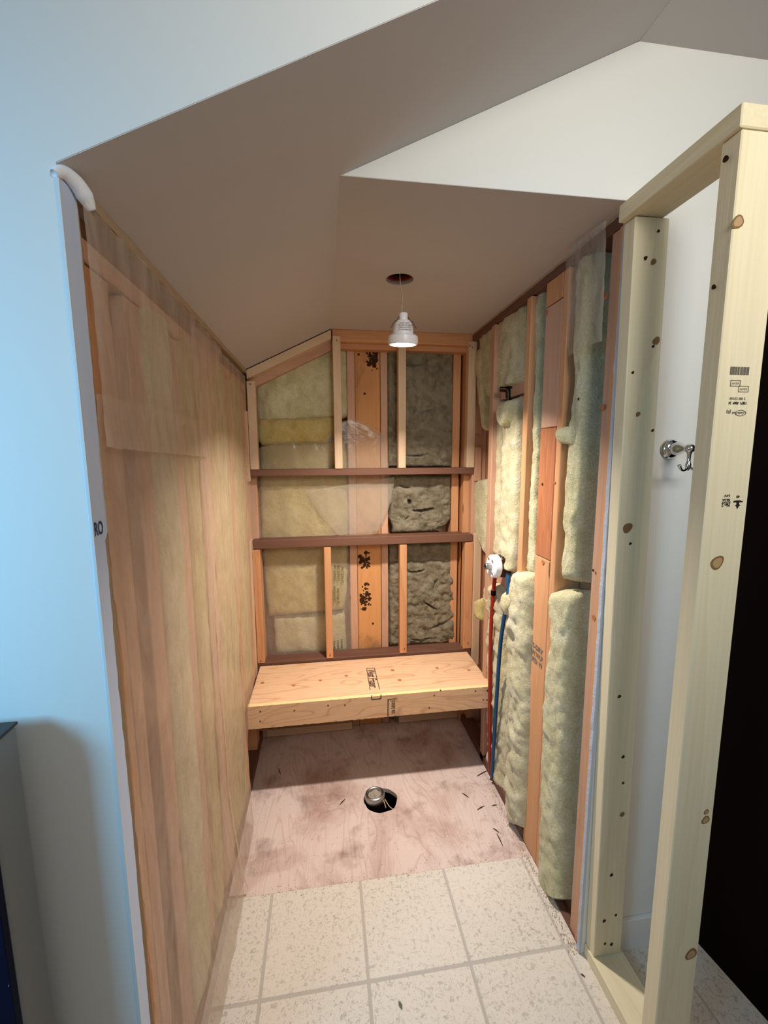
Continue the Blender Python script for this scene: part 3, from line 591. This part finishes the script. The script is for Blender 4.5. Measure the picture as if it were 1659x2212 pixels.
tube('splinter', [(.228, 1.640, .010), (.245, 1.62, -.01), (.262, 1.612, -.02)], .0022, DEBRIS, dr, n=5); tube('splinter', [(.222, 1.636, .010), (.230, 1.615, -.012)], .0022, DEBRIS, dr, n=5)
# ---------------------------------------------------------------- valve, pipes, elbow
VY, VZ = 1.66, 1.032
va = empty('shower_valve', (.715, VY, VZ), 'white round plastic valve plate with a steel stem on the right stud wall', 'valve')
lathe('plate', [(.010, .030), (.044, .030), (.049, .026), (.0505, .004), (.048, .0)], WPLAST, 36, (.722, VY, VZ), (-1, -.06, .04), va)
lathe('stem', [(.014, .028), (.014, .054), (.0125, .056), (.010, .056), (.010, .036), (.001, .036)], STEEL, 24, (.722, VY, VZ), (-1, -.06, .04), va)
lathe('stem_bore', [(.0098, .045), (.001, .045)], BLACK, 20, (.722, VY, VZ), (-1, -.06, .04), va)
for dy, dz in ((-.022, -.026), (.018, .03), (-.02, .028)): disc('screw_slot', (.6905, VY + dy, VZ + dz), (-1, -.06, .04), .004, KNOTD, va, 1.6)
bdv = box('valve_body', .722, .775, VY - .03, VY + .03, VZ - .045, VZ + .045, plain('dark_brass', srgb(66, 44, 26), .4, .4, .6), va, bevel=.01)
rp = tube('hot_water_pipe', [(.735, 1.705, .985), (.732, 1.716, .90), (.728, 1.719, .744), (.727, 1.714, .525), (.730, 1.697, .146), (.732, 1.69, .03)], .0085, plain('red_pipe', srgb(150, 34, 22), .35, .4)); tag(rp, 'red plastic water pipe running down from the white valve plate', 'pipe')
cl = lathe('crimp_ring', [(.0105, -.011), (.0115, -.009), (.0115, .009), (.0105, .011)], BLACK, 16, (.7325, 1.716, .895)); child(cl, rp)
bp = tube('cold_water_pipe', [(.735, 1.583, 1.02), (.726, 1.553, .93), (.722, 1.578, .822), (.720, 1.600, .69), (.720, 1.617, .47), (.724, 1.639, .234), (.730, 1.664, .10), (.733, 1.668, .03)], .0085, plain('blue_pipe', srgb(18, 74, 112), .35, .4)); tag(bp, 'blue plastic water pipe curving down over the yellow insulation', 'pipe')
el = empty('pipe_elbow', (.765, 1.72, 1.767), 'small dark brass shower pipe elbow screwed to the upper blocking', 'pipe fitting')
DB = plain('dark_bronze', srgb(52, 36, 26), .35, .5, .7)
tube('elbow', [(.768, 1.712, 1.70), (.768, 1.712, 1.765), (.750, 1.716, 1.775), (.735, 1.72, 1.775)], .011, DB, el)
box('ear', .764, .774, 1.685, 1.75, 1.775, 1.795, DB, el); tube('riser', [(.772, 1.712, 1.30), (.770, 1.712, 1.70)], .008, DB, el)
disc('screw', (.7635, 1.745, 1.786), (-1, 0, 0), .006, CHROME, el); disc('screw', (.7565, 1.703, 1.735), (-1, 0, 0), .005, CHROME, el)
# ---------------------------------------------------------------- wing wall frame
fr = empty('wing_wall_frame', (.75, .83, 0), 'new pale spruce frame of a short wing wall at the right of the alcove', 'wall frame')
post = box('stud', .711, .801, .692, .730, .038, 2.045, NEW['z'], fr); post['label'] = 'front stud with upside down mill stamps'
box('top_plate', .705, .795, .690, .9885, 2.046, 2.084, NEW['y'], fr)
rst = box('stud', .735, .823, .951, .9885, .038, 2.045, NEW['z'], fr, rot=(0, -.014, 0))
bpl = box('bottom_plate', .745, .845, .40, .9885, .0, .038, NEW['y'], fr)
for x, z in [(0.701,2.009)]: pass
# knots and nail holes: (x,z,r,dark)
def kn(o, x, y, z, r, m, nrm=(0, -1, 0), sy=1.3): disc('knot', (x, y, z), nrm, r, m, o, sy)
for x, z, r in zip([p[0] for p in [(0.719,1.899),(0.747,1.293),(0.792,0.751),(0.788,0.732),(0.798,0.398)]], [p[1] for p in [(0.719,1.899),(0.747,1.293),(0.792,0.751),(0.788,0.732),(0.798,0.398)]], (.010, .012, .005, .008, .012)):
    kn(post, min(max(x, .718), .783), .6915, z, r, KNOTR); kn(post, min(max(x, .718), .783), .6910, z, r * .72, KNOT)
for (x, z), r in zip([(0.781,2.015),(0.753,1.955),(0.774,1.948),(0.797,1.772),(0.79,1.759),(0.741,1.697),(0.763,1.599),(0.806,1.56),(0.757,1.317),(0.768,1.276),(0.769,0.858),(0.794,0.678),(0.8,0.598),(0.805,0.5),(0.786,0.309),(0.829,0.172),(0.774,0.159),(0.782,0.08),(0.803,0.074)], (.003, .004, .006, .008, .003, .003, .005, .003, .011, .003, .004, .004, .003, .006, .004, .003, .004, .003, .004)):
    kn(rst, min(max(x, .712), .81), .9500, z, r, KNOTR if r > .0045 else KNOTD)
for y, z, r in ((.712, 2.01, .005), (.712, 1.80, .004)): kn(post, .7045, y, z, r, KNOTD, (-1, 0, 0))
FX = Vector((-1, 0, 0)); FY = Vector((0, 0, -1))
def pt(x, z): return Vector((x, .6912, z))
PS = [(0.76,1.651),(0.759,1.629),(0.777,1.619),(0.769,1.602),(0.764,1.594),(0.774,1.576),(0.755,1.576),(0.742,1.578),(0.752,1.423),(0.778,1.417),(0.778,1.411),(0.753,1.415),(0.753,1.41),(0.753,1.405),(0.779,1.405)]
x0 = min(PS[0][0], .775); rr = random.Random(3); xx = x0 - .026
while xx < x0 + .012:
    wd = rr.choice((.0008, .0014, .002)); bar('stamp', pt(xx, PS[0][1]), (1, 0, 0), (0, 0, 1), wd, .014, INKG, post, t=.0002); xx += wd + rr.choice((.0008, .0014))
for k in (1, 2):
    c = pt(PS[k][0] - .012, PS[k][1])
    for a, b, w_, h_ in ((0, .005, .021, .0009), (0, -.005, .021, .0009), (-.010, 0, .0009, .010), (.010, 0, .0009, .010)): bar('stamp', c + Vector((a, 0, b)), (1, 0, 0), (0, 0, 1), w_, h_, INKG, post, t=.0002)
    text('stamp', 'K.D S-P-F', .0052, INKG, c, FX, FY, post, squeeze=.7)
text('stamp', '2 300 12/150', .0062, INKG, pt(PS[3][0] - .014, PS[3][1]), FX, FY, post); text('stamp', '15871  0069  24', .0068, INK, pt(PS[4][0] - .008, PS[4][1]), FX, FY, post, squeeze=.85)
oc = pt(PS[5][0] - .010, PS[5][1])
ov = [oc + Vector((r * .012 * math.cos(a), -.0002, r * .0055 * math.sin(a))) for r in (1, .84) for a in [k * math.pi / 12 for k in range(24)]]
child(mesh_obj('stamp', ov, [(k, (k + 1) % 24, 24 + (k + 1) % 24, 24 + k) for k in range(24)], INKG), post)
text('stamp', 'Canfor', .006, INKG, oc, FX, FY, post, squeeze=.9); text('stamp', 'Red', .006, INKG, pt(PS[6][0] - .004, PS[6][1]), FX, FY, post); text('stamp', '(R)', .008, INKG, pt(PS[7][0] - .003, PS[7][1]), FX, FY, post)
text('stamp', 'S-P-F', .0062, INK, pt(PS[8][0] + .002, PS[8][1]), FX, FY, post); text('stamp', 'NLGA', .0062, INK, pt(*PS[11]), FX, FY, post); text('stamp', 'KD-HT', .0062, INK, pt(*PS[12]), FX, FY, post); text('stamp', 'No 2', .0085, INK, pt(*PS[13]), FX, FY, post)
text('stamp', '49', .0075, INK, pt(PS[9][0], PS[9][1] + .004), FX, FY, post); text('stamp', 'CMSA', .0055, INK, pt(PS[10][0], PS[10][1] + .001), FX, FY, post)
bar('stamp', pt(PS[14][0], PS[14][1] + .006), (1, 0, 0), (0, 0, 1), .020, .0028, INK, post, t=.0002)
lf = [(-.0028, .005), (.0028, .005), (.0028, .001), (.0062, -.002), (.003, -.0025), (.0, -.0085), (-.003, -.0025), (-.0062, -.002), (-.0028, .001)]
child(mesh_obj('stamp', [pt(PS[14][0] + a, PS[14][1] + b) for a, b in lf], [tuple(range(len(lf)))], INK), post)
# ---------------------------------------------------------------- robe hook
hk = empty('robe_hook', (.890, .988, 1.515), 'chrome robe hook on the white wall seen through the wing wall frame', 'hook')
HC = (.890, .988, 1.515); HA = (-.05, -1, 0)
lathe('rosette', [(.024, 0), (.025, .004), (.022, .008), (.0225, .011), (.019, .015), (.012, .017)], CHROME, 32, HC, HA, hk)
lathe('neck', [(.012, .014), (.0165, .022), (.017, .030), (.013, .040), (.0075, .050), (.006, .058), (.008, .064)], CHROME, 32, HC, HA, hk)
bx = (.882, .917, 1.515)
lathe('ball', [(.0115 * math.sin(a * math.pi / 12) + .0001, -.0115 * math.cos(a * math.pi / 12)) for a in range(13)], CHROME, 24, bx, (0, 0, 1), hk)
lathe('drop', [(.0065, -.010), (.0045, -.014), (.004, -.030), (.0055, -.036), (.007, -.040), (.0055, -.046), (.003, -.052), (.001, -.054)], CHROME, 20, bx, (0, 0, 1), hk)
for s in (-1, 1):
    tube('hook_arm', [(bx[0], bx[1], bx[2] - .042), (bx[0] + s * .010, bx[1] - .004, bx[2] - .051), (bx[0] + s * .024, bx[1] - .008, bx[2] - .052), (bx[0] + s * .034, bx[1] - .010, bx[2] - .040)], .003, CHROME, hk, n=10, rads=[.0038, .003, .0028, .0042])
# ---------------------------------------------------------------- dark cabinet, blue board
DKB = NT('dark_brown_stain'); v = DKB.coord((9, 9, 1.)); DKB.base(DKB.mix(DKB.noise(v, 1., 4), srgb(20, 9, 5), srgb(12, 5, 3)), .8, .06); DKB = DKB.m
cb = empty('tall_cabinet', (1.4, .55, 0), 'tall very dark brown cabinet standing right of the wing wall', 'cabinet')
attach(prism('body', [(1.108, .988), (1.232, .10), (1.75, .10), (1.75, .988)], 0, 1.905, 'z', DKB), cb); attach(prism('top_board', [(1.100, .9885), (1.226, .09), (1.76, .09), (1.76, .9885)], 1.905, 1.930, 'z', DKB), cb)
BLUE = NT('paint_spattered_navy'); v = BLUE.coord((1, 1, .5)); a = BLUE.noise(v, 70., 4, .7); BLUE.base(BLUE.mix(BLUE.ramp(a, [(.66, B), (.70, W)]), srgb(10, 20, 44), srgb(170, 176, 184)), .6, .1); BLUE = BLUE.m
GREY = paint('grey_primed_edge', srgb(150, 150, 146), .5)
bo = empty('navy_panel', (-.62, .6, 0), 'paint spattered navy panel with a grey edge leaning on the front wall at the left', 'panel')
box('panel_face', -.90, -.4735, .590, .602, .0, 1.084, BLUE, bo, bevel=.001); box('panel_core', -.90, -.4715, .603, .660, .0, 1.098, GREY, bo, bevel=.003); box('top_strip', -.90, -.470, .600, .662, 1.099, 1.104, plain('dark_grey_strip', srgb(70, 66, 64), .5), bo, bevel=.001)
# ---------------------------------------------------------------- foam blob, leaf, splinters, print
fo = tube('expanding_foam', [(-.357, .686, 1.885), (-.352, .700, 1.896), (-.345, .716, 1.893), (-.340, .728, 1.882), (-.337, .738, 1.868)], .008, plain('white_foam', srgb(240, 244, 248), .5, .3, bump=(80., .5)), n=14, rads=[.005, .009, .011, .012, .006]); tag(fo, 'white blob of expanding foam at the torn top corner of the left wall', 'foam')
text('print', 'RO', .030, INKB, (XL + .0022, .705, 1.389), (0, 1, 0), (0, 0, 1), rs, squeeze=.62)
(lx0, ly0), = [(0.173,0.95)]
lfv = [(0, -.011, .001), (.004, -.004, .003), (.0035, .004, .002), (0, .011, .001), (-.004, .003, .002), (-.0035, -.004, .003), (0, 0, .0045)]
le = mesh_obj('dry_leaf', lfv, [(i, (i + 1) % 6, 6) for i in range(6)], plain('dry_leaf', srgb(104, 108, 88), .8)); le.location = (lx0, ly0, .0005); le.rotation_euler = (0, 0, .35); tag(le, 'small dry grey green leaf lying on the beige floor tiles', 'leaf')
SP = [(-0.254,1.909,-0.241,1.868),(0.032,1.649,0.058,1.678),(0.68,1.72,0.743,1.747),(0.613,1.537,0.651,1.553),(0.684,1.548,0.708,1.55),(0.645,1.443,0.661,1.42),(0.65,1.417,0.652,1.364),(0.578,1.635,0.599,1.606),(0.705,0.943,0.713,0.934)]
SLAB = ['dark splinter at the left in the shadow under the bench', 'thin splinter on the plywood just left of the drain hole', 'dark splinter by the right wall at the shadow edge', 'short dark splinter right of the drain hole', 'tiny dark chip near the right wall insulation', 'dark nail like splinter low on the right of the plywood', 'long thin reddish splinter low on the right of the plywood', 'fine curved fibre between drain hole and right wall', 'dark sliver on the tiles near the wing wall plate']
for s_, lab in zip(SP, SLAB):
    zf = .0 if s_[1] > 1.311 else .002
    if s_[1] > 1.311: zf = -.001
    o = tube('splinter', [(s_[0], s_[1], zf), ((s_[0] + s_[2]) / 2, (s_[1] + s_[3]) / 2 + .001, zf + .001), (s_[2], s_[3], zf)], .0017, RUST, n=5, sub=2, rads=[.0008, .002, .0008]); tag(o, lab, 'splinter', 'splinters lying on the shower floor')
# nails in studs
for x, z in [(0.072,2.045),(-0.333,1.837),(0.742,2.033),(0.007,0.475),(0.4,0.482),(-0.343,0.468),(0.752,0.489),(0.728,2.039)]:
    if z > .47 or True: disc('nail', (x, YB - .0065, z), (0, -1, 0), .003, RUST, wb)
for x, z in [(0.184,2.007),(0.244,0.59),(0.212,1.816)]: disc('knot', (x, 2.1855, z), (0, -1, 0), .006, KNOTD, bd)
rm = random.Random(5)
for (x, z), sx, sz, cnt in zip([(0.254,1.994),(0.208,0.944),(0.21,0.739)], (.016, .016, .016), (.028, .02, .026), (80, 60, 60)):
    v, f = [], []
    for q in range(cnt):
        a, b, rd = rm.gauss(0, sx), rm.gauss(0, sz), rm.uniform(.0015, .0085) * (1 if q > 16 else 1.8); k = len(v)
        a = min(max(a, -.03), .022)
        for e in range(8): an = e * math.pi / 4; r_ = rd * rm.uniform(.6, 1.1); v.append((x + a + r_ * math.cos(an), 2.1852 - q * .000004, z + b + r_ * math.sin(an)))
        f.append(tuple(range(k, k + 8)))
    child(mesh_obj('mould_stain', v, f, KNOTD), bd)
for y, z in [(1.37,1.967),(1.347,1.402),(1.271,1.412),(1.32,1.134),(1.256,0.511),(1.049,1.18),(1.086,1.93),(1.066,1.911),(1.164,1.663),(1.051,1.626),(1.034,1.047)]:
    disc('knot', (XR - .0005, y, z), (-1, 0, 0), random.choice((.005, .008, .004)), KNOTD if random.random() < .5 else KNOTP, wr)
# printed stud marks
for q, tx in enumerate(('S-DRY', 'W.W.P.', 'KD 19')): text('print', tx, .026, INKG, (XR - .0006, 1.33, .815 - q * .026), (0, -1, 0), (0, 0, 1), wr, squeeze=1.0)
for k, (x, z) in enumerate([(0.042,0.893),(0.061,0.892),(0.081,0.879),(0.037,0.779),(0.056,0.765)]):
    text('print', 'FRICTION FIT', .016, INKO, (x, 2.158, z), (0, 0, -1), (1, 0, 0), wb, squeeze=.9)
for k, (x, z) in enumerate([(0.031,0.487),(0.051,0.491),(0.071,0.495)]):
    text('print', 'R-20 INSUL', .013, INK, (x, 2.165, z), (0, 0, -1), (1, 0, 0), wb, squeeze=.8)
